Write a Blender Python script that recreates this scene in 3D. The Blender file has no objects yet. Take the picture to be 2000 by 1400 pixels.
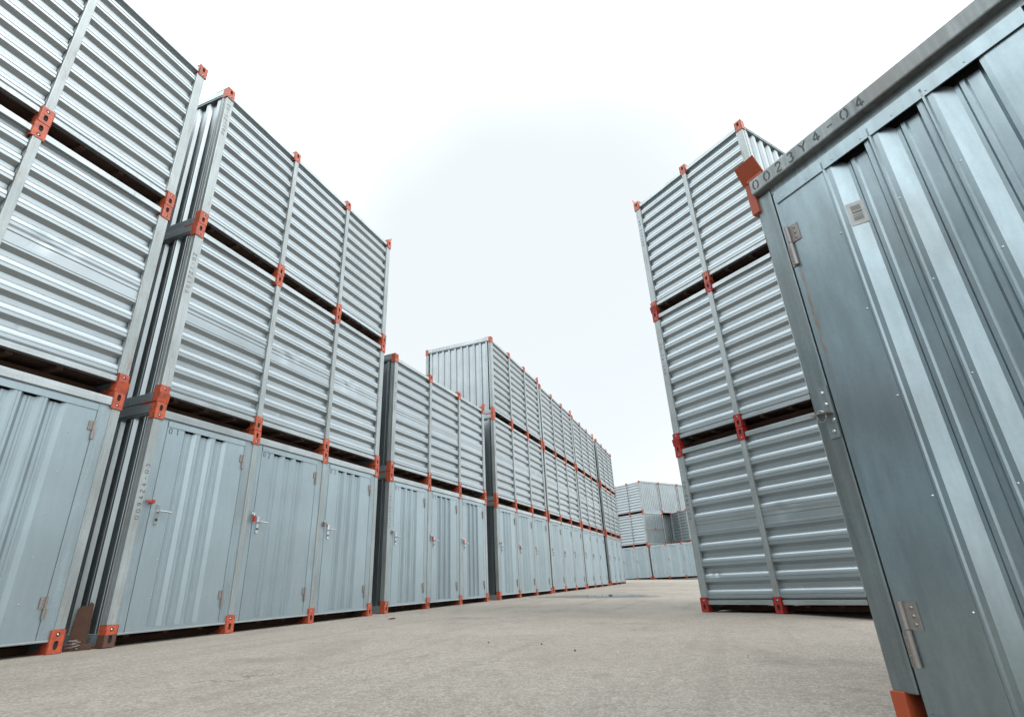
import bpy, bmesh, math, random
from mathutils import Matrix, Vector
random.seed(7)
S = bpy.context.scene
COL = S.collection

# ------------------------------------------------------------------ camera
F_PX, PITCH, ROLL, CAM_H = 1032.86, .4017, -.0500, .5769
cam_d = bpy.data.cameras.new("camera")
cam = bpy.data.objects.new("camera", cam_d); COL.objects.link(cam)
cam_d.sensor_fit = 'HORIZONTAL'; cam_d.sensor_width = 36.0
cam_d.lens = F_PX / 2000 * 36.0
cam_d.clip_start = .02; cam_d.clip_end = 2000
right = Vector((1, 0, 0)); fwd = Vector((0, math.cos(PITCH), math.sin(PITCH))); up = Vector((0, -math.sin(PITCH), math.cos(PITCH)))
r2 = right * math.cos(ROLL) + up * math.sin(ROLL); u2 = up * math.cos(ROLL) - right * math.sin(ROLL)
m = Matrix((r2, u2, -fwd)).transposed().to_4x4(); m.translation = (0, 0, CAM_H)
cam.matrix_world = m
S.camera = cam

# ------------------------------------------------------------------ light (bright overcast)
SUN_EL, SUN_AZ = math.radians(52), math.radians(118)      # azimuth measured from +Y towards +X
w = bpy.data.worlds.new("World"); S.world = w; w.use_nodes = True
nt = w.node_tree; N = nt.nodes; L = nt.links; N.clear()
out = N.new('ShaderNodeOutputWorld'); bg = N.new('ShaderNodeBackground')
sky = N.new('ShaderNodeTexSky'); sky.sky_type = 'NISHITA'; sky.sun_disc = False
sky.sun_elevation = SUN_EL; sky.sun_rotation = SUN_AZ; sky.dust_density = 3
tc = N.new('ShaderNodeTexCoord'); sep = N.new('ShaderNodeSeparateXYZ'); L.new(tc.outputs['Generated'], sep.inputs[0])
pw = N.new('ShaderNodeMath'); pw.operation = 'POWER'; pw.use_clamp = True; pw.inputs[1].default_value = 1.3
cl = N.new('ShaderNodeMath'); cl.operation = 'MAXIMUM'; cl.inputs[1].default_value = 0; L.new(sep.outputs[2], cl.inputs[0]); L.new(cl.outputs[0], pw.inputs[0])
ramp = N.new('ShaderNodeMapRange'); ramp.inputs[1].default_value = 0; ramp.inputs[2].default_value = 1
ramp.inputs[3].default_value = 9.2; ramp.inputs[4].default_value = 27.0
L.new(pw.outputs[0], ramp.inputs[0])
cn = N.new('ShaderNodeTexNoise'); cn.inputs['Scale'].default_value = 1.6; cn.inputs['Detail'].default_value = 3
L.new(tc.outputs['Generated'], cn.inputs['Vector'])
cr = N.new('ShaderNodeMapRange'); cr.inputs[1].default_value = .3; cr.inputs[2].default_value = .7; cr.inputs[3].default_value = .96; cr.inputs[4].default_value = 1.06
L.new(cn.outputs[0], cr.inputs[0])
mu = N.new('ShaderNodeMath'); mu.operation = 'MULTIPLY'; L.new(ramp.outputs[0], mu.inputs[0]); L.new(cr.outputs[0], mu.inputs[1])
# the cloud deck is thinner and brighter towards the hidden sun and overhead, duller and faintly blue straight down the lane
dt = N.new('ShaderNodeVectorMath'); dt.operation = 'DOT_PRODUCT'; dt.inputs[1].default_value = (.05, .86, .505); L.new(tc.outputs['Generated'], dt.inputs[0])
dn = N.new('ShaderNodeMath'); dn.operation = 'MULTIPLY_ADD'; dn.inputs[1].default_value = .14; L.new(cn.outputs[0], dn.inputs[0]); L.new(dt.outputs['Value'], dn.inputs[2])
df = N.new('ShaderNodeMapRange'); df.interpolation_type = 'SMOOTHSTEP'; df.inputs[1].default_value = .80; df.inputs[2].default_value = 1.05; df.inputs[3].default_value = 0; df.inputs[4].default_value = 1
L.new(dn.outputs[0], df.inputs[0])
lv_ = N.new('ShaderNodeMix'); lv_.data_type = 'FLOAT'; lv_.inputs[3].default_value = 6.75; L.new(df.outputs[0], lv_.inputs[0]); L.new(mu.outputs[0], lv_.inputs[2])
cc = N.new('ShaderNodeVectorMath'); cc.operation = 'SCALE'; cc.inputs[0].default_value = (.925, .985, 1.0); L.new(lv_.outputs[0], cc.inputs['Scale'])
mix = N.new('ShaderNodeMix'); mix.data_type = 'RGBA'; mix.inputs[0].default_value = .88
L.new(sky.outputs[0], mix.inputs[6]); L.new(cc.outputs[0], mix.inputs[7])
L.new(mix.outputs[2], bg.inputs[0]); bg.inputs[1].default_value = .15
L.new(bg.outputs[0], out.inputs[0])
sd = bpy.data.lights.new("sun", 'SUN'); sd.energy = 1.5; sd.angle = math.radians(25); sd.color = (1, .97, .93)
so = bpy.data.objects.new("sun", sd); COL.objects.link(so)
dirv = Vector((math.sin(SUN_AZ) * math.cos(SUN_EL), math.cos(SUN_AZ) * math.cos(SUN_EL), math.sin(SUN_EL)))
so.rotation_euler = dirv.to_track_quat('Z', 'Y').to_euler(); so.location = (8, -8, 20)
S.view_settings.view_transform = 'Standard'; S.view_settings.look = 'None'
S.view_settings.exposure = 0.06; S.view_settings.gamma = 1

# ------------------------------------------------------------------ materials
def newmat(name):
    mt = bpy.data.materials.new(name); mt.use_nodes = True
    n = mt.node_tree; b = n.nodes['Principled BSDF']; return mt, n, b
def nn(n, t, **k):
    x = n.nodes.new(t)
    for a, v in k.items(): setattr(x, a, v)
    return x
def noise(n, vec, scale, detail=4, rough=.55, stretch=None):
    if stretch:
        mp = nn(n, 'ShaderNodeMapping'); mp.inputs['Scale'].default_value = stretch
        n.links.new(vec, mp.inputs[0]); vec = mp.outputs[0]
    t = nn(n, 'ShaderNodeTexNoise'); t.inputs['Scale'].default_value = scale
    t.inputs['Detail'].default_value = detail; t.inputs['Roughness'].default_value = rough
    n.links.new(vec, t.inputs['Vector']); return t.outputs[0]
def rng(n, v, a, b, c, d):
    t = nn(n, 'ShaderNodeMapRange'); n.links.new(v, t.inputs[0])
    for i, q in zip((1, 2, 3, 4), (a, b, c, d)): t.inputs[i].default_value = q
    return t.outputs[0]
def mixc(n, f, a, b, mode='MIX'):
    t = nn(n, 'ShaderNodeMix', data_type='RGBA', blend_type=mode)
    if isinstance(f, float): t.inputs[0].default_value = f
    else: n.links.new(f, t.inputs[0])
    for s, v in ((6, a), (7, b)):
        if isinstance(v, tuple): t.inputs[s].default_value = (*v, 1)
        else: n.links.new(v, t.inputs[s])
    return t.outputs[2]
def math_(n, op, a, b):
    t = nn(n, 'ShaderNodeMath', operation=op)
    for i, v in enumerate((a, b)):
        if isinstance(v, (int, float)): t.inputs[i].default_value = v
        else: n.links.new(v, t.inputs[i])
    return t.outputs[0]
def objvec(n):
    t = nn(n, 'ShaderNodeTexCoord'); oi = nn(n, 'ShaderNodeObjectInfo')
    s = nn(n, 'ShaderNodeVectorMath', operation='SCALE'); s.inputs[0].default_value = (5.3, 3.1, 7.7)
    n.links.new(oi.outputs['Random'], s.inputs['Scale'])
    a = nn(n, 'ShaderNodeVectorMath', operation='ADD'); n.links.new(t.outputs['Object'], a.inputs[0]); n.links.new(s.outputs[0], a.inputs[1])
    return a.outputs[0], oi.outputs['Random']

def galv(name, col, metal=.6, rough=.4, rust=0.0, streak=(9, 9, .5), wav=.35, spangle=.06, dirt=.25):
    mt, n, b = newmat(name); v, rnd = objvec(n)
    vo = nn(n, 'ShaderNodeTexVoronoi'); vo.inputs['Scale'].default_value = 90; n.links.new(v, vo.inputs['Vector'])
    sp = rng(n, vo.outputs['Color'], 0, 1, 1 - spangle, 1 + spangle)
    big = noise(n, v, 1.3, 5, .6)
    st = noise(n, v, 4, 4, .6, streak)
    d = math_(n, 'MULTIPLY', rng(n, big, .3, .7, 1 - dirt * .5, 1 + dirt * .35), rng(n, st, .3, .7, 1 - dirt * .45, 1 + dirt * .3))
    d = math_(n, 'MULTIPLY', d, sp); d = math_(n, 'MULTIPLY', d, rng(n, rnd, 0, 1, .93, 1.07))
    c = nn(n, 'ShaderNodeVectorMath', operation='SCALE'); c.inputs[0].default_value = col; n.links.new(d, c.inputs['Scale'])
    cc = c.outputs[0]
    gr = noise(n, v, 2.3, 2, .5)
    cc = mixc(n, rng(n, gr, .5, .85, 0, dirt * 1.3), cc, (.21, .195, .175))
    if rust:
        rs = noise(n, v, 3.0, 6, .7, (6, 6, .9))
        f = rng(n, rs, .56, .72, 0, rust)
        cc = mixc(n, f, cc, (.19, .095, .05))
        b.inputs['Metallic'].default_value = metal
        n.links.new(rng(n, f, 0, 1, metal, 0), b.inputs['Metallic'])
    else: b.inputs['Metallic'].default_value = metal
    n.links.new(cc, b.inputs['Base Color'])
    b.inputs['Roughness'].default_value = rough
    bp = nn(n, 'ShaderNodeBump'); bp.inputs['Strength'].default_value = wav; bp.inputs['Distance'].default_value = .02
    n.links.new(noise(n, v, 1.6, 1, .3), bp.inputs['Height'])
    n.links.new(bp.outputs[0], b.inputs['Normal'])
    return mt
M = {}
M['siding'] = galv('galvanised_siding', (0.363, 0.405, 0.426), .82, .37, streak=(.5, 9, 9), dirt=.10, spangle=0, wav=.2)
M['end'] = galv('galvanised_end_sheet', (0.342, 0.376, 0.389), .92, .30, dirt=.18, spangle=.0)
M['door'] = galv('galvanised_door', (0.313, 0.381, 0.412), .75, .40, dirt=.10, wav=.3, streak=(5, 5, .7), spangle=.02)
M['frame'] = galv('galvanised_frame', (0.285, 0.352, 0.381), .65, .44, rust=.15, dirt=.25, wav=.15)
M['post'] = galv('galvanised_post', (0.320, 0.354, 0.360), .5, .46, rust=.55, dirt=.3, wav=.12)
M['rail'] = galv('galvanised_rail', (0.394, 0.428, 0.439), .75, .36, rust=.3, streak=(.6, 9, 9), dirt=.3)
M['near'] = galv('near_galvanised_sheet', (0.318, 0.385, 0.415), .95, .30, rust=.0, dirt=.34, wav=.5, spangle=.03, streak=(4, 4, .7))
def near_marks(mt):
    n = mt.node_tree; b = n.nodes['Principled BSDF']; src = b.inputs['Base Color'].links[0].from_socket
    t = nn(n, 'ShaderNodeTexCoord'); sp = nn(n, 'ShaderNodeSeparateXYZ'); n.links.new(t.outputs['Object'], sp.inputs[0]); X, Z = sp.outputs[0], sp.outputs[2]
    wob = math_(n, 'MULTIPLY', math_(n, 'SUBTRACT', noise(n, t.outputs['Object'], 9, 4), .5), .035)
    dx = math_(n, 'ABSOLUTE', math_(n, 'SUBTRACT', math_(n, 'ADD', X, wob), .136), 0)
    f = math_(n, 'MULTIPLY', rng(n, dx, .003, .013, 1, 0), math_(n, 'MULTIPLY', rng(n, Z, 1.25, 1.6, 0, 1), rng(n, Z, 1.98, 2.0, 1, 0)))
    f = math_(n, 'MULTIPLY', f, rng(n, noise(n, t.outputs['Object'], 16, 4), .3, .6, .25, .9))
    c = mixc(n, f, src, (.20, .125, .085)); n.links.new(c, b.inputs['Base Color'])
    m0 = math_(n, 'SUBTRACT', .97, math_(n, 'MULTIPLY', f, .9)); n.links.new(m0, b.inputs['Metallic'])
near_marks(M['near'])
M['nearpost'] = galv('near_galvanised_post', (0.223, 0.263, 0.274), .8, .38, rust=.12, dirt=.5, wav=.3)
M['nearbeam'] = galv('near_galvanised_beam', (0.259, 0.287, 0.294), .5, .5, rust=.12, dirt=.6, wav=.3)
M['hinge'] = galv('zinc_hinge', (0.328, 0.291, 0.273), .7, .42, rust=.55, dirt=.5)
M['nhinge'] = galv('near_zinc_hinge', (0.294, 0.269, 0.256), .7, .38, rust=.3, dirt=.5)
M['steel'] = galv('bright_steel', (0.496, 0.512, 0.520), .85, .25, dirt=.15)
def paint(name, col, dark, wear=.5):
    mt, n, b = newmat(name); v, rnd = objvec(n)
    c = mixc(n, rng(n, noise(n, v, 22, 5, .7), .44, .60, 0, wear), col, dark)
    c = mixc(n, rng(n, rnd, 0, 1, 0, .45), c, (col[0] * .72, col[1] * .6, col[2] * .8))
    n.links.new(c, b.inputs['Base Color']); b.inputs['Roughness'].default_value = .5
    bp = nn(n, 'ShaderNodeBump'); bp.inputs['Strength'].default_value = .25; bp.inputs['Distance'].default_value = .003
    n.links.new(noise(n, v, 60, 4, .6), bp.inputs['Height']); n.links.new(bp.outputs[0], b.inputs['Normal'])
    return mt
M['orange'] = paint('orange_paint', (0.479, 0.085, 0.032), (.11, .04, .025), .75)
M['red'] = paint('red_paint', (0.330, 0.018, 0.012), (.13, .03, .02))
M['nearorange'] = paint('near_orange_paint', (0.319, 0.055, 0.017), (.28, .06, .03), .3)
M['rustcast'] = paint('rusty_casting', (0.112, 0.050, 0.030), (.07, .045, .035), .8)
def flat(name, col, rough=.8, metal=0):
    mt, n, b = newmat(name); v, rnd = objvec(n)
    c = mixc(n, rng(n, noise(n, v, 9, 5, .65), .3, .75, 0, .8), col, tuple(q * .45 for q in col))
    n.links.new(c, b.inputs['Base Color']); b.inputs['Roughness'].default_value = rough; b.inputs['Metallic'].default_value = metal
    return mt
M['hole'] = flat('casting_hole', (.018, .016, .015), .9)
M['dark'] = flat('painted_gap_shade', (.02, .02, .02), .9)  # near-black colour stands in for shade inside gaps and rib pockets
M['under'] = flat('rusty_underside', (0.077, 0.036, 0.021), .9)
mt, n, b = newmat('stencil_paint'); v, rnd = objvec(n)
n.links.new(mixc(n, rng(n, noise(n, v, 45, 4, .7), .50, .72, 0, .35), (.04, .042, .044), (.23, .26, .27)), b.inputs['Base Color']); b.inputs['Roughness'].default_value = .6
M['stencil'] = mt
M['wood'] = flat('weathered_timber', (.075, .036, .022), .85)
M['white'] = flat('paper_label', (0.490, 0.497, 0.490), .6)
M['grey'] = flat('label_print', (0.159, 0.168, 0.168), .6)
M['redseal'] = flat('red_plastic', (0.396, 0.026, 0.013), .4)
M['leaf'] = flat('dry_leaf', (0.106, 0.033, 0.020), .8)
M['stone'] = flat('small_stone', (0.079, 0.073, 0.066), .9)
# asphalt
def asphalt():
    mt, n, b = newmat('worn_asphalt')
    t = nn(n, 'ShaderNodeTexCoord'); v = t.outputs['Object']
    base = mixc(n, rng(n, noise(n, v, .35, 6, .6), .35, .68, 0, 1), (.27, .252, .224), (.345, .326, .290))
    base = mixc(n, rng(n, noise(n, v, 1.7, 6, .65), .50, .72, 0, .6), base, (.19, .172, .152))
    fine = noise(n, v, 80, 3, .7)
    vo = nn(n, 'ShaderNodeTexVoronoi'); vo.inputs['Scale'].default_value = 75; n.links.new(v, vo.inputs['Vector'])
    base = mixc(n, rng(n, vo.outputs['Color'], .2, .95, 0, .75), base, (.50, .49, .455))
    base = mixc(n, rng(n, fine, .33, .62, .55, 0), base, (.11, .10, .088))
    mid = noise(n, v, 14, 4, .7)
    base = mixc(n, rng(n, mid, .45, .7, 0, .35), base, (.13, .115, .10))
    vs = nn(n, 'ShaderNodeTexVoronoi'); vs.inputs['Scale'].default_value = 17; n.links.new(v, vs.inputs['Vector'])
    base = mixc(n, rng(n, vs.outputs['Distance'], .05, .09, .6, 0), base, (.09, .08, .075))
    # stains and tyre-dirt streaks running along the lane
    st = noise(n, v, .9, 5, .6, (1.4, .35, 1))
    base = mixc(n, rng(n, st, .55, .75, 0, .42), base, (.155, .135, .12))
    base = mixc(n, rng(n, noise(n, v, .16, 4, .55), .46, .66, 0, .42), base, (.16, .14, .12))
    dk = noise(n, v, .75, 5, .62)
    base = mixc(n, rng(n, dk, .57, .72, 0, .55), base, (.135, .115, .10))
    # faint tyre marks along the lane
    mp = nn(n, 'ShaderNodeMapping'); mp.inputs['Rotation'].default_value = (0, 0, .36); n.links.new(v, mp.inputs[0])
    ty = noise(n, mp.outputs[0], 1.0, 3, .5, (3.2, .12, 1))
    base = mixc(n, rng(n, ty, .56, .70, 0, .30), base, (.15, .135, .12))
    # hairline cracks
    vc = nn(n, 'ShaderNodeTexVoronoi', feature='DISTANCE_TO_EDGE'); vc.inputs['Scale'].default_value = .55
    wv = nn(n, 'ShaderNodeVectorMath', operation='ADD'); nv = nn(n, 'ShaderNodeTexNoise'); nv.inputs['Scale'].default_value = 2.5; nv.inputs['Detail'].default_value = 5
    n.links.new(v, nv.inputs['Vector']); n.links.new(v, wv.inputs[0]); n.links.new(nv.outputs['Color'], wv.inputs[1]); n.links.new(wv.outputs[0], vc.inputs['Vector'])
    ck = math_(n, 'MULTIPLY', rng(n, vc.outputs['Distance'], .0, .009, 1, 0), rng(n, noise(n, v, .8, 2), .53, .60, 0, .8))
    base = mixc(n, ck, base, (.08, .07, .065))
    base = mixc(n, 1.0, base, (.795, .748, .712), 'MULTIPLY')
    n.links.new(base, b.inputs['Base Color'])
    n.links.new(rng(n, noise(n, v, .5, 4), .4, .7, .95, .72), b.inputs['Roughness'])
    b.inputs['Specular IOR Level'].default_value = .3
    bp = nn(n, 'ShaderNodeBump'); bp.inputs['Strength'].default_value = .5; bp.inputs['Distance'].default_value = .006
    n.links.new(fine, bp.inputs['Height'])
    b2 = nn(n, 'ShaderNodeBump'); b2.inputs['Strength'].default_value = .4; b2.inputs['Distance'].default_value = .004
    n.links.new(vo.outputs['Distance'], b2.inputs['Height']); n.links.new(bp.outputs[0], b2.inputs['Normal'])
    n.links.new(b2.outputs[0], b.inputs['Normal'])
    return mt
M['asphalt'] = asphalt()
def water():
    mt, n, b = newmat('puddle_water')
    b.inputs['Base Color'].default_value = (.05, .05, .05, 1); b.inputs['Roughness'].default_value = .04; b.inputs['IOR'].default_value = 1.33
    return mt
M['water'] = water()
mt, n, b = newmat('damp_asphalt'); t = nn(n, 'ShaderNodeTexCoord')
n.links.new(mixc(n, noise(n, t.outputs['Object'], 30, 4), (.075, .068, .06), (.13, .122, .11)), b.inputs['Base Color']); b.inputs['Roughness'].default_value = .55
M['damp'] = mt

# ------------------------------------------------------------------ mesh builder
class MB:
    def __init__(s): s.v = []; s.f = []; s.m = []; s.mats = []
    def mi(s, mat):
        if mat not in s.mats: s.mats.append(mat)
        return s.mats.index(mat)
    def add(s, vs, fs, mat):
        o = len(s.v); s.v += [tuple(q) for q in vs]; k = s.mi(mat)
        for f in fs: s.f.append(tuple(o + i for i in f)); s.m.append(k)
    def box(s, x0, x1, y0, y1, z0, z1, mat):
        s.add([(x0, y0, z0), (x1, y0, z0), (x1, y1, z0), (x0, y1, z0), (x0, y0, z1), (x1, y0, z1), (x1, y1, z1), (x0, y1, z1)],
              [(0, 3, 2, 1), (4, 5, 6, 7), (0, 1, 5, 4), (1, 2, 6, 5), (2, 3, 7, 6), (3, 0, 4, 7)], mat)
    def cyl(s, p, q, r, mat, k=12, r2=None):
        p, q = Vector(p), Vector(q); d = (q - p).normalized(); a = d.orthogonal().normalized(); b_ = d.cross(a); r2 = r if r2 is None else r2
        vs = [p + (a * math.cos(t) + b_ * math.sin(t)) * r for t in [2 * math.pi * i / k for i in range(k)]]
        vs += [q + (a * math.cos(t) + b_ * math.sin(t)) * r2 for t in [2 * math.pi * i / k for i in range(k)]]
        s.add(vs, [(i, (i + 1) % k, k + (i + 1) % k, k + i) for i in range(k)] + [tuple(range(k))[::-1], tuple(range(k, 2 * k))], mat)
    def dome(s, c, n_, r, h, mat, k=12):
        c, n_ = Vector(c), Vector(n_).normalized(); a = n_.orthogonal().normalized(); b_ = n_.cross(a); vs = []; fs = []
        for j, (rr, hh) in enumerate(((1, 0), (.85, .55), (.5, .9))):
            for i in range(k):
                t = 2 * math.pi * i / k; vs.append(c + (a * math.cos(t) + b_ * math.sin(t)) * r * rr + n_ * h * hh)
        vs.append(c + n_ * h)
        for j in range(2):
            for i in range(k): fs.append((j * k + i, j * k + (i + 1) % k, (j + 1) * k + (i + 1) % k, (j + 1) * k + i))
        for i in range(k): fs.append((2 * k + i, 2 * k + (i + 1) % k, 3 * k))
        s.add(vs, fs, mat)
    def tube(s, pts, r, mat, k=8):
        for a, b_ in zip(pts[:-1], pts[1:]): s.cyl(a, b_, r, mat, k)
    def build(s, name, parent=None, bevel=0, smooth=False, loc=None):
        me = bpy.data.meshes.new(name); me.from_pydata(s.v, [], s.f)
        for mt_ in s.mats: me.materials.append(M[mt_])
        for p_, k in zip(me.polygons, s.m): p_.material_index = k
        if bevel:
            bm = bmesh.new(); bm.from_mesh(me)
            es = [e for e in bm.edges if len(e.link_faces) == 2 and e.calc_face_angle(0) > .9]
            bmesh.ops.bevel(bm, geom=es, offset=bevel, segments=2, affect='EDGES', profile=.6, clamp_overlap=True)
            bm.to_mesh(me); bm.free()
        if smooth:
            for p_ in me.polygons: p_.use_smooth = True
        me.update()
        return link(me, name, parent, loc)
def link(me, name, parent=None, loc=None):
    o = bpy.data.objects.new(name, me); COL.objects.link(o)
    if parent: o.parent = parent
    if loc: o.location = loc
    return o

# corrugated profile: (t, depth) over one period, t=0 is the lower edge of the ridge; depth measured inwards
P = .2275
PROF = [(0, 0), (.030, 0), (.035, .17), (.043, .17), (.048, .05), (.070, .10), (.090, .20), (.106, .38), (.118, .62), (.127, 1), (.182, 1)]
ENDP = [(0, 0), (.030, 0), (.034, .005), (.038, 0), (.066, 0), (.092, 1), (.190, 1), (.2015, 1)]
LAP = [(0, 0), (.020, 0), (.0245, .006), (.029, 0), (.056, 0), (.060, .16), (.150, .16), (.155, .30), (.165, .16), (.200, .16)]
def sheet_pts(t0, t1, start, d0, d1, period=P, lap=None, prof=None):
    """polyline (t, y) of the sheet between t0..t1, ridge lower edges at start + k*period"""
    pts = []
    k = math.floor((t0 - start) / period) - 1
    raw = []
    while start + k * period < t1 + period:
        for (t, d) in (LAP if k == lap else prof or PROF): raw.append((start + k * period + t * period / P, d0 + (d1 - d0) * d if d in (0, 1) else (d0 + d if d < .01 else d0 + (d1 - d0) * d)))
        k += 1
    def at(t):
        for (a, b_) in zip(raw[:-1], raw[1:]):
            if a[0] <= t <= b_[0]: return a[1] + (b_[1] - a[1]) * (t - a[0]) / max(1e-9, b_[0] - a[0])
        return d1
    pts.append((t0, at(t0))); pts += [q for q in raw if t0 + 1e-4 < q[0] < t1 - 1e-4]; pts.append((t1, at(t1)))
    return pts

# ------------------------------------------------------------------ stencil lettering
def arc(cx, cy, rx, ry, a0, a1, n_=7): return [(cx + rx * math.cos(math.radians(a0 + (a1 - a0) * i / n_)), cy + ry * math.sin(math.radians(a0 + (a1 - a0) * i / n_))) for i in range(n_ + 1)]
G = {'0': [arc(.5, .5, .36, .44, 102, 258, 9), arc(.5, .5, .36, .44, -78, 78, 9)],
     '1': [[(.3, .8), (.5, .95), (.5, .05)]],
     '2': [arc(.5, .7, .3, .25, 170, -30, 9), [(.7, .52), (.2, .06)], [(.3, .04), (.84, .04)]],
     '3': [arc(.48, .72, .28, .22, 150, -70, 8), arc(.48, .28, .32, .24, 70, -150, 8)],
     '4': [[(.6, .95), (.16, .36)], [(.24, .3), (.9, .3)], [(.64, .72), (.64, .05)]],
     '6': [arc(.5, .3, .3, .26, 0, 360, 12), arc(.78, .34, .58, .62, 180, 110, 6)],
     '7': [[(.15, .95), (.82, .95)], [(.8, .86), (.4, .04)]],
     '9': [arc(.5, .7, .3, .26, 0, 360, 12), arc(.22, .66, .58, .62, 0, -70, 6)],
     'X': [[(.15, .95), (.46, .55)], [(.54, .45), (.85, .05)], [(.85, .95), (.15, .05)]],
     'Y': [[(.12, .95), (.48, .52)], [(.88, .95), (.52, .52)], [(.5, .44), (.5, .05)]],
     'Z': [[(.15, .95), (.85, .95)], [(.8, .86), (.2, .14)], [(.15, .05), (.85, .05)]],
     'K': [[(.2, .95), (.2, .05)], [(.8, .95), (.3, .52)], [(.4, .5), (.85, .05)]],
     '-': [[(.22, .5), (.78, .5)]]}
def lettering(text, h, adv, o, dx, dz, nrm, wch=None, sw=.13):
    """text as raised paint film. o origin, dx reading direction, dz up of the letters, nrm outward normal"""
    mb = MB(); wch = wch or h * .62; o, dx, dz, nrm = Vector(o), Vector(dx), Vector(dz), Vector(nrm)
    th = sw * h / 2; k = 0
    for i, ch in enumerate(text):
        for st in G.get(ch, []):
            P2 = [(i * adv + a * wch, b_ * h) for a, b_ in st]
            vs = []; fs = []
            for j, (a, b_) in enumerate(P2):
                p0 = P2[max(0, j - 1)]; p1 = P2[min(len(P2) - 1, j + 1)]
                tx, ty = p1[0] - p0[0], p1[1] - p0[1]; l_ = math.hypot(tx, ty) or 1; nx, ny = -ty / l_ * th, tx / l_ * th
                lift = .0008 + .00015 * (k % 5)
                for sg in (1, -1): vs.append(o + dx * (a + nx * sg) + dz * (b_ + ny * sg) + nrm * lift)
            for j in range(len(P2) - 1): fs.append((2 * j, 2 * j + 1, 2 * j + 3, 2 * j + 2))
            mb.add(vs, fs, 'stencil'); k += 1
    return mb

# ------------------------------------------------------------------ shared part meshes
_cache = {}
def shared(key, fn):
    if key not in _cache:
        ob = fn(); _cache[key] = ob.data; bpy.data.objects.remove(ob)
    return _cache[key]

H = 2.6; BAY = 1.4745; PR = random.Random(11)
def plate_with_holes(mb, x0, x1, z0, z1, y, holes, mat, th=.012, low=None):
    """front plate (normal -y) with round/oval holes; region divided into one cell per hole"""
    holes = sorted(holes, key=lambda h_: h_[1]); cuts = [z0] + [(a[1] + b_[1]) / 2 for a, b_ in zip(holes[:-1], holes[1:])] + [z1]
    K = 16
    for ci, ((hx, hz, rx, rz), c0, c1) in enumerate(zip(holes, cuts[:-1], cuts[1:])):
        inn = []; outp = []
        angs = [2 * math.pi * i / K for i in range(K)]
        for a in angs:
            ca, sa = math.cos(a), math.sin(a)
            sq = .6
            inn.append((hx + rx * math.copysign(abs(ca) ** sq, ca) if rz > rx * 1.2 else hx + rx * ca, hz + rz * (math.copysign(abs(sa) ** .8, sa) if rz > rx * 1.2 else sa)))
            t = min(((x1 - hx) / ca if ca > 1e-6 else (x0 - hx) / ca if ca < -1e-6 else 1e9), ((c1 - hz) / sa if sa > 1e-6 else (c0 - hz) / sa if sa < -1e-6 else 1e9))
            outp.append((hx + ca * t, hz + sa * t))
        for cx_, cz_ in ((x0, c0), (x0, c1), (x1, c0), (x1, c1)):
            j = min(range(K), key=lambda i: (outp[i][0] - cx_) ** 2 + (outp[i][1] - cz_) ** 2); outp[j] = (cx_, cz_)
        vs = [(a, y, b_) for a, b_ in inn] + [(a, y, b_) for a, b_ in outp] + [(a, y + th, b_) for a, b_ in inn]
        fs = [(i, (i + 1) % K, K + (i + 1) % K, K + i) for i in range(K)] + [(2 * K + i, 2 * K + (i + 1) % K, (i + 1) % K, i) for i in range(K)]
        mb.add(vs, fs, low if (low and ci == 0) else mat)

def casting(mat, top, base=None):
    """steel stacking corner: base at z=0 (joint side) for a bottom one; a top one is mirrored"""
    def f():
        mb = MB(); bm_ = base or mat
        z = (lambda q: -q) if top else (lambda q: q)
        zz = sorted((z(0.004), z(.205)))
        hs = [(0.0, z(.075), .021, .038), (0.0, z(.165), .019, .019)]
        zc = sorted((z(0.003), z(.12)))
        plate_with_holes(mb, -.064, .064, zz[0], zz[1], -.012, hs, mat, low=base)
        # body behind the plate
        mb.box(-.0638, .0638, .0, .085, zz[0], zz[1], 'hole')
        if base:
            for q0, q1, mm in ((.004, .12, base), (.12, .205, mat)): mb.box(-.064, -.056, -.012, .088, q0, q1, mm); mb.box(.056, .064, -.012, .088, q0, q1, mm)
        else: mb.box(-.064, -.056, -.012, .088, zz[0], zz[1], mat); mb.box(.056, .064, -.012, .088, zz[0], zz[1], mat)
        mb.box(-.056, .056, -.0119, .088, *sorted((z(.198), z(.205))), mat)
        mb.dome((0, -.003, z(.165)), (0, -1, 0), .013, .012, 'steel')
        # inner guide wedge and bearing plate
        a, b_ = z(.004), z(.016); lo, hi = min(a, b_), max(a, b_)
        mb.box(-.06, .055, .088, .25, lo, hi, mat)
        q = z(.075)
        mb.add([(-.05, .09, lo), (-.05, .09, q), (-.05, .22, lo), (-.036, .09, lo), (-.036, .09, q), (-.036, .22, lo)], [(0, 1, 2), (3, 5, 4), (1, 4, 5, 2), (0, 3, 4, 1)], mat)
        return mb.build('corner_casting')
    return shared(('cast', mat, top, base), f)

def ear_mesh(mat, side):
    def f():
        mb = MB()
        if side == 'front':
            a = [(-.075, -.014, -.012), (.066, -.014, -.012), (.062, -.040, .105), (-.072, -.040, .105)]
            mb.add(a + [(x, y + .010, z) for x, y, z in a], [(0, 1, 2, 3), (7, 6, 5, 4), (0, 4, 5, 1), (1, 5, 6, 2), (2, 6, 7, 3), (3, 7, 4, 0)], mat)
        else:
            s = 1 if side == 'right' else -1
            a = [(s * .056, -.010, 0), (s * .056, .10, 0), (s * .10, .085, .125), (s * .10, .0, .125)]
            mb.add(a + [(x - s * .010, y, z) for x, y, z in a], [(0, 1, 2, 3), (7, 6, 5, 4), (0, 4, 5, 1), (1, 5, 6, 2), (2, 6, 7, 3), (3, 7, 4, 0)], mat)
        return mb.build('stacking_guide')
    return shared(('ear', mat, side), f)

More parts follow.
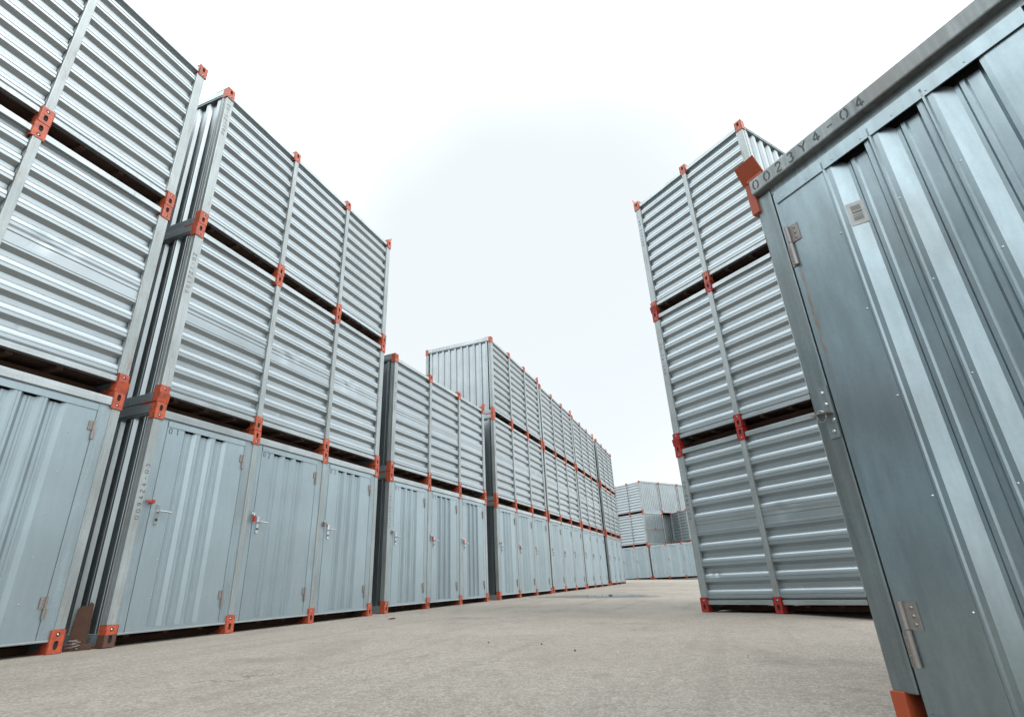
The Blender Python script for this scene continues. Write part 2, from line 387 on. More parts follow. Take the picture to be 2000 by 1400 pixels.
def post_mesh(kind, z0=.205, z1=2.395, ribs=False):
    def f():
        mb = MB()
        if ribs:
            if kind == 'mid': mb.box(-.040, .046, -.008, .07, z0, z1, 'post')
            elif kind == 'left': mb.box(-.050, .075, -.002, .05, z0, z1, 'post'); mb.box(-.058, -.012, .05, .10, z0, z1, 'post')
            else: mb.box(-.075, .050, -.002, .05, z0, z1, 'post'); mb.box(.012, .058, .05, .10, z0, z1, 'post')
            return mb.build('post', bevel=.006)
        if kind == 'mid': mb.box(-.038, .040, -.004, .062, z0, z1, 'post')
        elif kind == 'left':
            mb.box(-.056, .040, 0, .055, z0, z1, 'post'); mb.box(-.056, -.012, .055, .10, z0, z1, 'post')
        else:
            mb.box(-.040, .056, 0, .055, z0, z1, 'post'); mb.box(.012, .056, .055, .10, z0, z1, 'post')
        return mb.build('post', bevel=.006)
    return shared(('post', kind, ribs), f)

def rib_panel(width, lap=None, var=0):
    """horizontally corrugated panel, origin at the bottom left; lap = period where two sheets overlap; var adds knocks"""
    def f():
        mb = MB(); pts = sheet_pts(.165, 2.44, .198, .012, .062, lap=lap); r = random.Random(var * 13 + 5)
        dents = [(r.uniform(.15, width - .15), r.uniform(.3, 2.3), r.uniform(.03, .09), r.uniform(.008, .022)) for _ in range(var)]
        xs_ = [0, width]
        for (dx, dz, dr, dd) in dents: xs_ += [dx + dr * q for q in (-2.2, -1.4, -.8, -.4, 0, .4, .8, 1.4, 2.2)]
        xs_ = sorted(x for x in xs_ if 0 <= x <= width); n_ = len(xs_); vs = []; fs = []
        for (t, y) in pts:
            for x in xs_:
                yy = y + sum(dd * math.exp(-((x - dx) ** 2 + (t - dz) ** 2) / dr ** 2) for (dx, dz, dr, dd) in dents)
                tt = t + sum(.3 * dd * math.exp(-((x - dx) ** 2 + (t - dz) ** 2) / dr ** 2) for (dx, dz, dr, dd) in dents)
                vs.append((x, yy, tt))
        for i in range(len(pts) - 1):
            for j in range(n_ - 1): a = i * n_ + j; fs.append((a, a + 1, a + n_ + 1, a + n_))
        mb.add(vs, fs, 'siding')
        return mb.build('side_panel')
    return shared(('rib', round(width, 3), lap, var), f)
def end_sheet(depth):
    """vertically corrugated wall in the local YZ plane, outward = -x, ridge at x=.0"""
    def f():
        mb = MB(); pts = sheet_pts(.10, depth - .10, .15, .0, .042, prof=ENDP)
        vs = []; fs = []
        for t, d in pts: vs += [(d, t, .10), (d, t, 2.48)]
        for i in range(len(pts) - 1): fs.append((2 * i, 2 * i + 2, 2 * i + 3, 2 * i + 1) [::-1])
        mb.add(vs, fs, 'end')
        return mb.build('end_wall')
    return shared(('end', depth), f)

def door_leaf():
    """door leaf for one bay, x measured from the left post centre"""
    def f():
        mb = MB(); x0, x1, z0, z1 = .145, 1.30, .125, 2.405
        a, b_ = .372, 1.052
        pts = [(x0, .008), (a - .0, .008)]
        raw = []
        st = a
        for k in range(3):
            o = st + k * .226
            raw += [(o, .008), (o + .040, .042), (o + .070, .042), (o + .076, .035), (o + .098, .035), (o + .104, .042), (o + .134, .042), (o + .174, .008), (o + .196, .008), (o + .200, .012), (o + .204, .008)]
        pts = [(x0, .008)] + raw[:-3] + [(x1, .008)]
        vs = []; fs = []
        for t, y in pts: vs += [(t, y, z0 + .03), (t, y, 2.316 if y > .03 else z1 - .03)]
        for i in range(len(pts) - 1): fs.append((2 * i, 2 * i + 2, 2 * i + 3, 2 * i + 1))
        mb.add(vs, fs, 'door')
        for k in range(0):
            o = a + k * .226
            mb.add([(o + .004, .014, 2.345), (o + .170, .014, 2.345), (o + .134, .041, 2.345), (o + .040, .041, 2.345), (o + .020, .046, 2.295), (o + .154, .046, 2.295)], [(0, 1, 2, 3)], 'hole')
            mb.box(o + .034, o + .140, .028, .0415, 2.285, 2.345, 'hole')
        mb.box(x0, x1, .001, .010, 2.335, z1, 'door')             # header strip folded over the ribs
        mb.box(x0, x1, .004, .012, z0, z0 + .034, 'door')          # foot strip
        mb.box(x0 - .0, x0 + .004, .006, .03, z0, z1, 'door'); mb.box(x1 - .004, x1, .006, .03, z0, z1, 'door')
        for zz in (.44, .84, 1.24, 1.64, 2.04):
            for xx in (.355, 1.085): mb.dome((xx, .008, zz), (0, -1, 0), .006, .004, 'steel', 8)
        for i in range(9): mb.dome((.2 + i * .13, .003, 2.372), (0, -1, 0), .005, .003, 'steel', 6)
        return mb.build('door')
    return shared('door', f)
def door_frame():
    def f():
        mb = MB()
        mb.box(.036, .139, .007, .05, .125, 2.42, 'frame'); mb.box(1.306, 1.4385, .007, .05, .125, 2.42, 'frame')
        mb.box(.139, 1.306, .06, .07, .125, 2.42, 'dark'); mb.box(.131, .139, .05, .06, .125, 2.42, 'dark'); mb.box(1.306, 1.314, .05, .06, .125, 2.42, 'dark')  # back plates painted black as the shade behind door seams and rib tops
        mb.box(.139, 1.306, .006, .05, 2.411, 2.42, 'frame')
        return mb.build('door_frame')
    return shared('dframe', f)
def handle_mesh():
    def f():
        mb = MB(); mb.box(.208, .248, -.006, .008, 1.205, 1.425, 'steel')
        mb.cyl((.228, -.004, 1.352), (.228, -.052, 1.352), .011, 'steel'); mb.cyl((.218, -.048, 1.352), (.365, -.048, 1.347), .010, 'steel')
        mb.cyl((.228, -.003, 1.26), (.228, -.012, 1.26), .014, 'hole')
        return mb.build('door_handle', bevel=.0)
    return shared('handle', f)
def hinge_mesh(mat='hinge', s=1):
    def f():
        mb = MB()
        mb.box(-.052 * s, 0, -.004, .0, .0, .10, mat); mb.box(0, .03 * s, -.004, .0, -.085, .0, mat) if s > 0 else mb.box(.0, .052, -.004, 0, 0, .1, mat)
        mb.cyl((0, -.008, -.09), (0, -.008, .005), .0115, mat); mb.cyl((0, -.008, .009), (0, -.008, .105), .0115, mat)
        for zz in (.02, .05, .08): mb.dome((-.034 * s, -.004, zz), (0, -1, 0), .006, .004, mat, 8)
        return mb.build('hinge')
    return shared(('hinge', mat, s), f)
def seal_mesh(kind):
    def f():
        mb = MB(); mb.box(.10, .165, -.006, .004, 1.43, 1.475, 'steel'); mb.cyl((.135, -.006, 1.452), (.135, -.03, 1.452), .012, 'steel')
        if kind == 'lever': mb.box(.045, .135, -.034, -.022, 1.436, 1.456, 'redseal'); mb.box(.12, .15, -.04, -.02, 1.43, 1.47, 'redseal')
        elif kind == 'padlock':
            ring = [(.135 + .018 * math.cos(a), -.03, 1.425 + .022 * math.sin(a)) for a in [math.pi * i / 8 for i in range(9)]]
            mb.tube(ring, .004, 'steel', 6); mb.box(.117, .153, -.042, -.018, 1.345, 1.425, 'redseal')
        else: mb.box(.09, .14, -.034, -.02, 1.39, 1.46, 'hinge'); mb.box(.13, .165, -.034, -.022, 1.40, 1.425, 'redseal')
        return mb.build('padlock')
    return shared(('seal', kind), f)

def tag(o, label, cat, group=None, kind=None):
    o['label'] = label; o['category'] = cat
    if group: o['group'] = group
    if kind: o['kind'] = kind

def container(pos, theta, z0, label, nb=3, bay=BAY, front='ribs', depth=2.41, paintm='orange', ears=(), code=None, nums=None, lev_gap=True, seals=None, casts='full', beam_code=None, rust_first=False, handles=True, group='storage containers in stacked rows', locking_bar=False, lap=None):
    Lh = nb * bay
    s, c = math.sin(theta), math.cos(theta)
    root = bpy.data.objects.new('storage_container', None); COL.objects.link(root); root.empty_display_size = .3
    root.location = (pos[0], pos[1], z0); root.rotation_euler = (0, 0, math.atan2(c, s))
    tag(root, label, 'storage container', group)
    # posts + castings
    for i in range(nb + 1):
        kind = 'left' if i == 0 else 'right' if i == nb else 'mid'
        link(post_mesh(kind, ribs=front == 'ribs'), 'post', root, (i * bay, 0, 0))
        link(casting(paintm, False, 'rustcast' if (rust_first and i == 0) else None), 'corner_casting', root, (i * bay, 0, 0)); link(casting(paintm, True), 'corner_casting', root, (i * bay, 0, H))
    for x in (0, Lh):                                         # rear corners, turned round
        for zt in (False, True):
            o = link(casting(paintm, zt), 'corner_casting', root, (x, depth, H if zt else 0)); o.rotation_euler = (0, 0, math.pi)
        o = link(post_mesh('right' if x == 0 else 'left'), 'post', root, (x, depth, 0)); o.rotation_euler = (0, 0, math.pi)
    if front == 'ribs':
        for i in range(nb): link(rib_panel(bay - .09, lap, PR.choice((0, 1, 2, 3))), 'side_panel', root, (i * bay + .045, 0, 0))
        def rail_r(top):
            def f():
                mb = MB(); a, b_ = .064, bay - .064
                if top: mb.box(a, b_, .004, .075, 2.438, 2.512, 'rail')
                else: mb.box(a, b_, .006, .075, .106, .167, 'rail')
                return mb.build('rail', bevel=.004)
            return f
        for i in range(nb):
            link(shared(('railr', bay, 1), rail_r(True)), 'top_rail', root, (i * bay, 0, 0)); link(shared(('railr', bay, 0), rail_r(False)), 'bottom_rail', root, (i * bay, 0, 0))
    else:
        kinds = seals or ['lever', 'padlock', 'tag']
        for i in range(nb):
            x = i * bay
            link(door_frame(), 'door_frame', root, (x, 0, 0))
            d = link(door_leaf(), 'door', root, (x, 0, 0))
            if handles:
                link(handle_mesh(), 'door_handle', d); link(seal_mesh(kinds[i % 3]), 'padlock', d)
            link(hinge_mesh(), 'hinge', d, (1.302, .004, 2.11)); link(hinge_mesh(), 'hinge', d, (1.302, .004, .395))
            if nums:
                n_ = lettering(nums[i], .074, .092, (.165, .008, 2.252), (1, 0, 0), (0, 0, 1), (0, -1, 0), .05, .14).build('painted_number', d)
        def rail_d(top):
            def f():
                mb = MB(); a, b_ = .064, bay - .064
                if top: mb.box(a, b_, -.012, .075, 2.42, 2.512, 'rail')
                else: mb.box(a, b_, -.004, .075, .105, .1245, 'rail')
                return mb.build('rail', bevel=.005)
            return f
        for i in range(nb):
            link(shared(('raild', 1), rail_d(True)), 'top_rail', root, (i * bay, 0, 0)); link(shared(('raild', 0), rail_d(False)), 'bottom_rail', root, (i * bay, 0, 0))
    # ends
    a = link(end_sheet(depth), 'end_wall', root, (-.03, 0, 0))
    o = link(end_sheet(depth), 'end_wall', root, (Lh + .03, depth, 0)); o.rotation_euler = (0, 0, math.pi)
    def beams(top):
        def f():
            mb = MB()
            if top: mb.box(-.058, .02, .088, depth - .088, 2.475, 2.596, 'rail'); mb.box(-.050, .02, .088, depth - .088, 2.45, 2.475, 'frame')
            else: mb.box(-.056, .02, .088, depth - .088, .006, .105, 'frame'); mb.box(-.048, .02, .088, depth - .088, .105, .13, 'frame')
            return mb.build('end_beam', bevel=.005)
        return f
    for t in (True, False):
        me = shared(('beam', depth, t), beams(t))
        link(me, 'end_beam', root); o = link(me, 'end_beam', root, (Lh, depth, 0)); o.rotation_euler = (0, 0, math.pi)
    # rear wall, roof, floor
    o = link(rib_panel(Lh - .11), 'rear_wall', root, (Lh - .055, depth, 0)); o.rotation_euler = (0, 0, math.pi)
    def roof():
        mb = MB(); mb.box(.02, Lh - .02, .075, depth - .075, 2.455, 2.485, 'end'); return mb.build('roof')
    link(shared(('roof', nb, bay, depth), roof), 'roof', root)
    def floor_():
        mb = MB(); mb.box(.02, Lh - .02, .075, depth - .06, .135, .165, 'under')
        for i in range(int(Lh / .45)): mb.box(.2 + i * .45, .26 + i * .45, .08, depth - .08, .075, .135, 'under')
        for yy in (.30, depth - .42): mb.box(.06, Lh - .06, yy, yy + .12, .012, .0745, 'under')
        return mb.build('floor')
    link(shared(('floor', nb, bay, depth), floor_), 'floor', root)
    for (i, side, z) in ears: link(ear_mesh(paintm, side), 'stacking_guide', root, (i * bay, 0, z))
    if code:    # code, start z on the post
        post = 0
        lettering(code[0], .052, .072, (.030, -.003 if front == 'ribs' else 0, code[1]), (0, 0, 1), (-1, 0, 0), (0, -1, 0), .046, .13).build('painted_code', root)
    if beam_code:
        lettering(beam_code, .055, .075, (-.0581, depth - .25, 2.505), (0, -1, 0), (0, 0, 1), (-1, 0, 0), .046, .13).build('painted_code', root)
    if locking_bar:
        mb = MB(); mb.box(-.085, -.060, .06, depth - .06, 1.22, 1.29, 'hinge'); mb.box(-.10, -.085, depth / 2 - .05, depth / 2 + .05, 1.18, 1.32, 'redseal')
        mb.build('locking_bar', root)
    return root

# ------------------------------------------------------------------ ground
def gz(x, y):
    xc = max(-14, min(14, x)); yc = max(-6, min(52, y))
    return -.0253 * xc + .00964 * yc + .0000876 * yc * yc + .038 * math.exp(-((x - 3.5) ** 2 + (y - 8.0) ** 2) / 1.4)
xs = [-260, -160, -90, -50, -30, -22] + [-16 + i * .5 for i in range(65)] + [18, 22, 30, 50, 90, 160, 260]
ys = [-260, -120, -60, -30, -15] + [-8 + i * .5 for i in range(130)] + [60, 70, 90, 120, 180, 300]
gv = [(x, y, gz(x, y)) for y in ys for x in xs]; W_ = len(xs)
gf = [(j * W_ + i, j * W_ + i + 1, (j + 1) * W_ + i + 1, (j + 1) * W_ + i) for j in range(len(ys) - 1) for i in range(W_ - 1)]
mb = MB(); mb.add(gv, gf, 'asphalt'); g_ = mb.build('ground', smooth=True); g_['kind'] = 'structure'

# ------------------------------------------------------------------ the long left row
ROW = {'A': (-4.433, 5.549, .345, None), 'B': (-4.222, 5.964, .352, None), 'C': (-2.552, 10.709, .377, None), 'D': (-.631, 15.569, .368, None),
       'E': (1.075, 20.303, .367, None), 'F': (2.801, 25.049, .349, None), 'G': (4.633, 30.11, .336, None)}
# stack A is known by its far post: move to its first post
x, y, t, _ = ROW['A']; ROW['A'] = (x - math.sin(t) * BAY * 3, y - math.cos(t) * BAY * 3, t, None)
where = {'A': 'leftmost stack', 'B': 'tall second stack from the left', 'C': 'low two-high stack',
         'D': 'three-high stack just beyond the low stack', 'E': 'second three-high stack beyond the low stack',
         'F': 'third three-high stack beyond the low stack', 'G': 'slightly turned stack ending the left row'}
lv = {'A': ['Bottom', 'Middle', 'Top'], 'B': ['Bottom', 'Middle', 'Top'], 'C': ['Bottom', 'Top'], 'D': ['Bottom', 'Middle', 'Top'], 'E': ['Bottom', 'Middle', 'Top'], 'F': ['Bottom', 'Middle', 'Top'], 'G': ['Bottom', 'Middle', 'Top']}
codes = {('B', 0): ('0094Z4-03', 1.24), ('B', 1): ('0017Z1-02', 1.50), ('B', 2): ('0011Z1-02', 1.66), ('C', 0): ('0101Y4-04', 1.5), ('C', 1): ('0041X2-03', 1.3), ('D', 0): ('0016Y4-03', 1.3), ('D', 1): ('0027K3-03', 1.3)}
nums = {'A': ['01', '02', '03'], 'B': ['01', '02', '03'], 'C': ['01', '02', '03'], 'D': ['01', '02', '03']}
x, y, t, _ = ROW['A']; ROW['S'] = (x - math.sin(.33) * (BAY * 3 + .16), y - math.cos(.33) * (BAY * 3 + .16), .33, None)  # unseen stack added to darken reflections and cut skylight near the camera
where['S'] = 'unseen stack added behind the camera continuing the left row'; lv['S'] = ['Bottom', 'Middle', 'Top']
for nme in 'SABCDEFG':
    X, Y, TH, _ = ROW[nme]; zb = gz(X, Y) + .004
    for k, lvl in enumerate(lv[nme]):
        ears = []
        last = k == len(lv[nme]) - 1
        if last and nme in 'BCDEF': ears.append((3, 'right', H))
        if k == 0 and nme == 'B': ears.append((0, 'front', H))
        if k == 0 and nme == 'A': ears.append((3, 'front', H))
        if last and nme == 'C': ears.append((3, 'front', H - .02))
        j = random.Random(nme + str(k)); dx_ = j.uniform(-.008, .008) if k else 0
        c_ = container((X + dx_ * math.sin(TH), Y + dx_ * math.cos(TH)), TH, zb + k * H,
            '%s container of the %s, %s' % (lvl, where[nme], 'with doors' if k == 0 else 'ribbed side'),
            front='doors' if k == 0 else 'ribs', ears=ears, code=codes.get((nme, k)), nums=nums.get(nme) if k == 0 else None,
            rust_first=(nme == 'B' and k == 0), beam_code='0112Y3-04' if (nme == 'D' and k == 2) else None,
            seals=['tag', 'padlock', 'padlock'] if nme == 'C' else None, lap=(4 if k == 1 else None))

# ------------------------------------------------------------------ right stack (two short bays wide)
RX, RY, RT = 2.776, 9.034, 2.55; RB = 1.229
for k, lvl in enumerate(['Bottom', 'Middle', 'Top']):
    ears = []
    if k == 2: ears.append((0, 'left', H))
    else: ears.append((0, 'front', H))
    container((RX, RY), RT, .037 + k * H, '%s container of the narrow right-hand stack behind the big near door' % lvl, nb=2, bay=RB, front='ribs',
              depth=4.42, paintm='red' if k < 2 else 'orange', ears=ears, code=[('0019X3-03', 1.36), ('0031K2-03', 1.30), ('0024Y2-04', 1.5)][k], lap=(4 if k == 0 else None))

# ------------------------------------------------------------------ far stacks closing the lane
TT = 2.514
TX, TY = 7.704 + math.sin(2.514) * BAY * 3, 49.693 + math.cos(2.514) * BAY * 3      # right-hand (near) corner of the far row
fx, fy = math.sin(TT), math.cos(TT); dxn, dyn = -math.cos(TT), math.sin(TT)
ox, oy = TX - fx * BAY * 3, TY - fy * BAY * 3
zt_ = gz(10.9, 46.4) + .05
for k, lvl in enumerate(['Bottom', 'Middle', 'Top']):
    r_ = container((ox, oy), TT, zt_ + k * H, '%s container of the far three-high stack closing the lane' % lvl,
              front='doors' if k == 0 else 'ribs', handles=(k == 0), group='far storage containers')
    if k == 1:
        mb = MB(); Lh = 3 * BAY
        mb.box(Lh + .060, Lh + .085, .06, 2.35, 1.20, 1.28, 'hinge'); mb.box(Lh + .085, Lh + .10, 1.14, 1.26, 1.16, 1.32, 'redseal'); mb.build('locking_bar', r_)
for k, lvl in enumerate(['Bottom', 'Middle', 'Top']):
    bk = 1.0 if k == 1 else 0
    container((ox + dxn * 2.50 - fx * bk, oy + dyn * 2.50 - fy * bk), TT, zt_ + k * H, '%s container of the second far stack, right of the one closing the lane' % lvl, front='ribs', group='far storage containers')
for k, lvl in enumerate(['Bottom', 'Middle', 'Top']):
    container((ox + dxn * 5.0, oy + dyn * 5.0), TT, zt_ + k * H, '%s container of the third far stack, its end mostly hidden by the right-hand stack' % lvl, front='ribs', group='far storage containers')
UT = 2.43
container((10.48, 45.93), UT, zt_ - .03, 'Far bottom container with doors, half hidden by the right-hand stack', front='doors', group='far storage containers')
container((13.05, 47.75), 2.87, zt_ + H, 'Far narrow ribbed container at middle level, above the far doors beside the right-hand stack', nb=2, bay=1.2101, front='ribs', group='far storage containers')

# ------------------------------------------------------------------ near container with the big door
def near_container():
    NT = math.pi - .46
    X, Y = 1.393, 2.391; s, c = math.sin(NT), math.cos(NT)
    root = bpy.data.objects.new('storage_container', None); COL.objects.link(root)
    root.location = (X, Y, -.03); root.rotation_euler = (0, 0, math.atan2(c, s))
    tag(root, 'Big near container at the right edge with hinged door and code 0023Y4-04', 'storage container')
    Wd, Dp = 2.41, 4.42
    mb = MB(); mb.box(0, .096, 0, .10, .16, 2.497, 'nearpost'); mb.build('post', root, bevel=.006)
    mb = MB(); mb.box(Wd - .096, Wd, 0, .10, .16, 2.497, 'nearpost'); mb.build('post', root, bevel=.006)
    for xx in (0, Wd - .096):
        mb = MB(); mb.box(xx, xx + .096, Dp - .1, Dp, .16, 2.497, 'nearpost'); mb.build('post', root, bevel=.006)
    mb = MB(); mb.box(.014, Wd - .014, -.036, .06, 2.512, 2.602, 'nearbeam'); mb.build('top_beam', root, bevel=.008)
    mb = MB(); mb.box(.1, Wd - .1, -.002, .08, .0, .06, 'nearpost'); mb.build('bottom_beam', root, bevel=.005)
    mb = MB(); mb.box(.1, Wd - .1, .003, .08, 2.462, 2.512, 'nearpost'); mb.build('door_lintel', root)
    # castings
    for xx, sg in ((0, 1), (Wd, -1)):
        mb = MB(); a, b_ = sorted((xx - sg * .026, xx + sg * .020))
        mb.box(a, b_, -.016, .10, 2.41, 2.615, 'nearorange'); mb.box(*sorted((xx, xx + sg * .10)), -.03, .10, 2.604, 2.622, 'nearorange'); mb.build('corner_casting', root, bevel=.003)
        mb = MB(); mb.box(*sorted((xx - sg * .006, xx + sg * .048)), -.010, .10, 0, .165, 'nearorange'); mb.build('corner_casting', root, bevel=.003)
        for zz in ((0, .2), (2.4, 2.6)):
            mb = MB(); mb.box(*sorted((xx - sg * .012, xx + sg * .09)), Dp - .1, Dp + .01, zz[0], zz[1], 'nearorange'); mb.build('corner_casting', root, bevel=.003)
    mb = MB(); a = [(-.034, -.018, 2.612), (.104, -.018, 2.612), (.098, -.068, 2.716), (-.028, -.068, 2.716)]
    mb.add(a + [(x, y + .009, z + .004) for x, y, z in a], [(0, 1, 2, 3), (7, 6, 5, 4), (0, 4, 5, 1), (1, 5, 6, 2), (2, 6, 7, 3), (3, 7, 4, 0)], 'nearorange')
    mb.build('stacking_guide', root, bevel=.002)
    mb = MB()
    mb.box(.096, .104, .03, .05, .07, 2.462, 'dark'); mb.build('door_gap', root)
    # leaves
    for side in (0, 1):
        mb = MB(); x0, x1 = .102, 1.200
        raw = [(x0, .006), (x0 + .002, .001), (.128, .001), (.131, -.003), (.378, -.003)]
        st = .378
        for k in range(4):
            o = st + k * .2275
            if k < 3 or True:
                raw += [(o, -.003), (o + .006, -.010), (o + .014, -.010), (o + .020, -.002), (o + .040, -.002), (o + .096, .034), (o + .110, .034), (o + .118, .027), (o + .134, .027), (o + .142, .034), (o + .186, .034), (o + .204, .002), (o + .2215, .000)] if o + .22 < x1 else []
        raw = [q for q in raw if q[0] <= x1 - .01] + [(x1, raw[-1][1])]
        pts = []
        for q in raw:
            if not pts or q[0] > pts[-1][0] + 1e-5: pts.append(q)
        nz = 24; vs = []; fs = []
        z0, z1 = .10, 2.43
        for (t, y) in pts:
            zt = 2.366 if y > .02 else z1
            for j in range(nz + 1): vs.append((t, y, z0 + (zt - z0) * j / nz))
        for i in range(len(pts) - 1):
            for j in range(nz): a_ = i * (nz + 1) + j; fs.append((a_, a_ + nz + 1, a_ + nz + 2, a_ + 1))
        if side: vs = [(Wd - x, y, z) for x, y, z in vs]; fs = [f[::-1] for f in fs]
        mb.add(vs, fs, 'near')
        fl = (lambda a, b_: (a, b_)) if not side else (lambda a, b_: (Wd - b_, Wd - a))
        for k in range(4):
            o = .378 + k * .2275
            if o + .2 < x1: mb.box(*fl(o + .03, o + .215), .070, .075, 2.25, 2.45, 'dark')  # black plate paints the shade in each rib's open top
        mb.box(*fl(.118, x1), -.010, -.0035, 2.385, 2.458, 'near'); mb.box(*fl(.118, x1), -.010, -.0035, .07, .105, 'near')
        mb.box(*fl(.104, x1), .001, .03, 2.43, 2.455, 'near'); mb.box(*fl(.104, x1), .001, .03, .07, .1, 'near')
        sgn = 1 if not side else -1; ex = (lambda x: x) if not side else (lambda x: Wd - x)
        for zz in (.44, .837, 1.235, 1.632, 2.03):
            for xx in (.367, .63, .86, 1.09): mb.dome((ex(xx), -.003 if xx < .4 else .001, zz), (0, -1, 0), .0055, .005, 'steel')
        for xx in (.16, .30, .44, .58, .72, .86, 1.0): mb.dome((ex(xx), -.010, 2.405), (0, -1, 0), .004, .003, 'steel', 8)
        d = mb.build('door', root)
        for zz in (2.125, .378):
            hb = MB()
            q0 = 0
            hb.box(*fl(.135, .188), -.008, -.0035, zz, zz + .095, 'nhinge'); hb.box(*fl(.104, .134), -.004, .0005, zz - .125, zz - .01, 'nhinge')
            hb.cyl((ex(.132), -.013, zz + .003), (ex(.132), -.013, zz + .098), .0105, 'nhinge', 16); hb.cyl((ex(.132), -.013, zz - .125), (ex(.132), -.013, zz - .001), .0115, 'nhinge', 16)
            for r in (.018, .047, .076): hb.dome((ex(.168), -.008, zz + r), (0, -1, 0), .0065, .004, 'nhinge')
            for r in (.03, .06, .09): hb.dome((ex(.113), -.004, zz - r), (0, -1, 0), .005, .0035, 'nhinge')
            hb.build('hinge', d, bevel=0)
        # rust run below the upper hinge
    # sticker with grey print on a recessed rib
    mb = MB(); mb.box(.445, .505, .0305 - .0085, .0305 - .0075, 2.035, 2.145, 'white')
    mb = MB()
    mb.add([(.421, -.002, 2.03), (.480, .034, 2.03), (.480, .034, 2.15), (.421, -.002, 2.15)], [(0, 1, 2, 3)], 'white')
    for (u0, u1, w0, w1) in ((.25, .8, .62, .84), (.25, .8, .50, .58), (.25, .8, .40, .43), (.25, .8, .18, .36)):
        f_ = lambda u, w_: (.421 + .059 * u + .0006, -.002 + .036 * u - .0012, 2.03 + .12 * w_)
        nst = 9 if w1 - w0 > .1 else 1
        for q in range(nst):
            ua = u0 + (u1 - u0) * q / nst; ub = ua + (u1 - u0) / nst * (.6 if nst > 1 else 1)
            mb.add([f_(ua, w0), f_(ub, w0), f_(ub, w1), f_(ua, w1)], [(0, 1, 2, 3)], 'grey')
    mb.build('barcode_sticker', root)
    # hasp on the post: riveted plate, folded tab and wire ring
    mb = MB(); mb.box(.045, .094, -.005, 0, 1.135, 1.375, 'nearpost')
    for zz, xx in ((1.345, .066), (1.29, .070), (1.215, .084), (1.165, .070)): mb.dome((xx, -.005, zz), (0, -1, 0), .0095, .007, 'steel')
    mb.box(.010, .09, -.055, -.005, 1.2445, 1.2485, 'nhinge')
    h = mb.build('hasp', root, bevel=0)
    mb = MB(); ring = [(.050 + .022 * math.cos(a), -.035 , 1.236 + .026 * math.sin(a)) for a in [2 * math.pi * i / 20 for i in range(21)]]
    mb.tube(ring, .0018, 'steel', 6); mb.build('wire_ring', h)
    lettering('0023Y4-04', .062, .0735, (.030, -.0363, 2.527), (1, 0, 0), (0, 0, 1), (0, -1, 0), .045, .12).build('painted_code', root)
    # other walls
    for xx, sg in ((0, 1), (Wd, -1)):
        mb = MB(); pts = sheet_pts(.17, 2.44, .186, .014, .058); vs = []; fs = []
        for t, d in pts: vs += [(xx + sg * d, .1, t), (xx + sg * d, Dp - .1, t)]
        for i in range(len(pts) - 1): fs.append((2 * i, 2 * i + 1, 2 * i + 3, 2 * i + 2))
        mb.add(vs, fs, 'siding'); mb.build('side_panel', root)
        mb = MB(); mb.box(*sorted((xx + sg * .004, xx + sg * .07)), .1, Dp - .1, 2.43, 2.51, 'rail'); mb.build('top_rail', root)
        mb = MB(); mb.box(*sorted((xx + sg * .004, xx + sg * .07)), .1, Dp - .1, .10, .17, 'rail'); mb.build('bottom_rail', root)
    mb = MB(); mb.box(.096, Wd - .096, Dp - .06, Dp - .02, .1, 2.5, 'end'); mb.build('rear_wall', root)
    mb = MB(); mb.box(.05, Wd - .05, .08, Dp - .06, 2.46, 2.49, 'end'); mb.build('roof', root)
    mb = MB(); mb.box(.05, Wd - .05, .08, Dp - .06, .13, .16, 'under'); mb.build('floor', root)
near_container()
NT = math.pi - .46
for k, lvl in enumerate(['Bottom', 'Middle', 'Top']):  # unseen stack added to shade the ground near the camera
    container((1.393 + math.sin(NT) * 2.55, 2.391 + math.cos(NT) * 2.55), NT, -.06 + k * H, '%s container of the unseen stack added behind the camera beside the big near one' % lvl, nb=2, bay=1.2, front='ribs', depth=4.42)

# ------------------------------------------------------------------ small things on the ground
def blob(name, cx, cy, rx, ry, ang, lift, mat, n_=48, jag=.25, seed=1):
    r = random.Random(seed); ph = [r.uniform(0, 6.28) for _ in range(5)]; ca, sa = math.cos(ang), math.sin(ang)
    vs = [(cx, cy, gz(cx, cy) + lift)]
    for ring in (.5, 1):
        for i in range(n_):
            a = 2 * math.pi * i / n_
            k = ring * (1 + jag * (.5 * math.sin(2 * a + ph[0]) + .3 * math.sin(3 * a + ph[1]) + .25 * math.sin(5 * a + ph[2]) + .12 * math.sin(11 * a + ph[3])))
            u, v = rx * k * math.cos(a), ry * k * math.sin(a); x, y = cx + u * ca - v * sa, cy + u * sa + v * ca
            vs.append((x, y, gz(x, y) + lift))
    fs = [(0, 1 + i, 1 + (i + 1) % n_) for i in range(n_)] + [(1 + i, 1 + n_ + i, 1 + n_ + (i + 1) % n_, 1 + (i + 1) % n_) for i in range(n_)]
    mb = MB(); mb.add(vs, fs, mat); return mb.build(name)
o = blob('puddle_rim', 2.1, 16.6, 1.75, .95, -.15, .004, 'damp', seed=5, jag=.4); o['kind'] = 'structure'
o = blob('puddle', 2.55, 16.85, 1.0, .72, -.1, .008, 'water', seed=5, jag=.35); o['kind'] = 'structure'
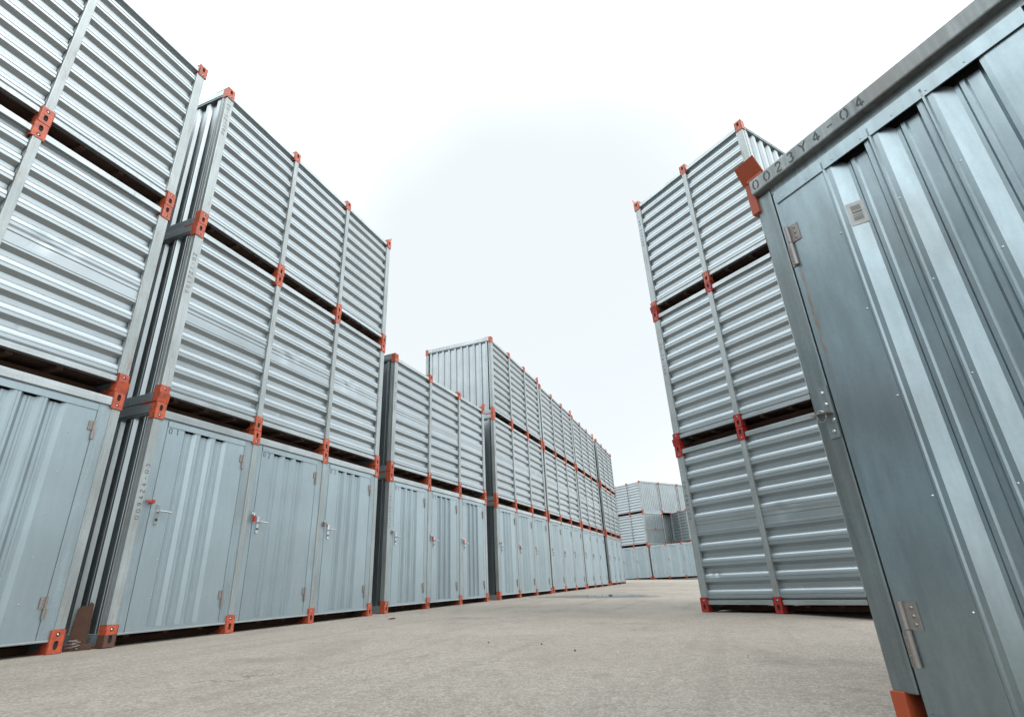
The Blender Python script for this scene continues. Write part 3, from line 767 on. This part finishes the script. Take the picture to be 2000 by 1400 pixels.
for i, (px_, py_, sz, lb) in enumerate([(.40, 4.98, .016, 'Dark pebble alone on the asphalt in the middle of the lane'), (-.36, 5.71, .013, 'Small flat dark pebble, left of the two in the lane centre'), (.14, 5.48, .014, 'Small flat dark pebble in the lane, right of the flat left one')]):
    r = random.Random(i + 9); mb = MB(); vs = []; K = 7
    for zz, rr in ((-.2, .8), (.25, 1), (.65, .6)):
        for k in range(K):
            a = 2 * math.pi * k / K; q = sz * .5 * rr * r.uniform(.8, 1.2); vs.append((q * 1.4 * math.cos(a), q * math.sin(a), zz * sz))
    fs = [(j * K + k, j * K + (k + 1) % K, (j + 1) * K + (k + 1) % K, (j + 1) * K + k) for j in range(2) for k in range(K)] + [tuple(range(2 * K, 3 * K))]
    mb.add(vs, fs, 'stone'); o = mb.build('pebble', loc=(px_, py_, gz(px_, py_) + .002)); tag(o, lb, 'pebble')

# rusty board and loose wire between the two left stacks
bx, by = -4.47, 5.86
root = bpy.data.objects.new('wooden_board', None); COL.objects.link(root); root.location = (bx, by, gz(bx, by)); root.rotation_euler = (0, 0, .75)
tag(root, 'Rough brown timber board standing in the gap between the two nearest left stacks', 'board')
mb = MB(); a = [(-.07, 0, 0), (.075, 0, 0), (.085, 0, .17), (.072, 0, .41), (.045, 0, .43), (.02, 0, .385), (-.015, 0, .40), (-.05, 0, .37), (-.062, 0, .2)]
n_ = len(a); mb.add(a + [(x, y + .035, z) for x, y, z in a], [tuple(range(n_)), tuple(range(n_, 2 * n_))[::-1]] + [(i, n_ + i, n_ + (i + 1) % n_, (i + 1) % n_) for i in range(n_)], 'wood'); mb.build('upright_board', root)
mb = MB(); mb.box(-.10, .12, -.10, -.01, 0, .05, 'wood'); mb.build('base_board', root)
mb = MB(); r = random.Random(3); pts = []
for i in range(60):
    a = i * .55; pts.append((-4.40 + .05 * math.cos(a) + .02 * r.uniform(-1, 1), 5.72 + .05 * math.sin(a) + .02 * r.uniform(-1, 1), gz(-4.4, 5.7) + .02 + .0024 * i))
mb.tube(pts[:34], .0035, 'hinge', 6); o = mb.build('wire_coil'); tag(o, 'Loose tangle of pale wire lying beside the foot of the leftmost stack', 'wire')
# brown leaf
lx, ly = -2.09, 9.2
mb = MB(); pts = [(-.07, 0, 0), (-.03, .028, .012), (.02, .034, .018), (.075, .004, .006), (.03, -.03, .014), (-.03, -.026, .010)]
mb.add([(lx + x, ly + y, gz(lx, ly) + .006 + z) for x, y, z in pts] + [(lx, ly, gz(lx, ly) + .004)], [(i, (i + 1) % 6, 6) for i in range(6)], 'leaf'); o = mb.build('fallen_leaf'); tag(o, 'Curled reddish brown leaf on the asphalt near the second stack foot', 'leaf')
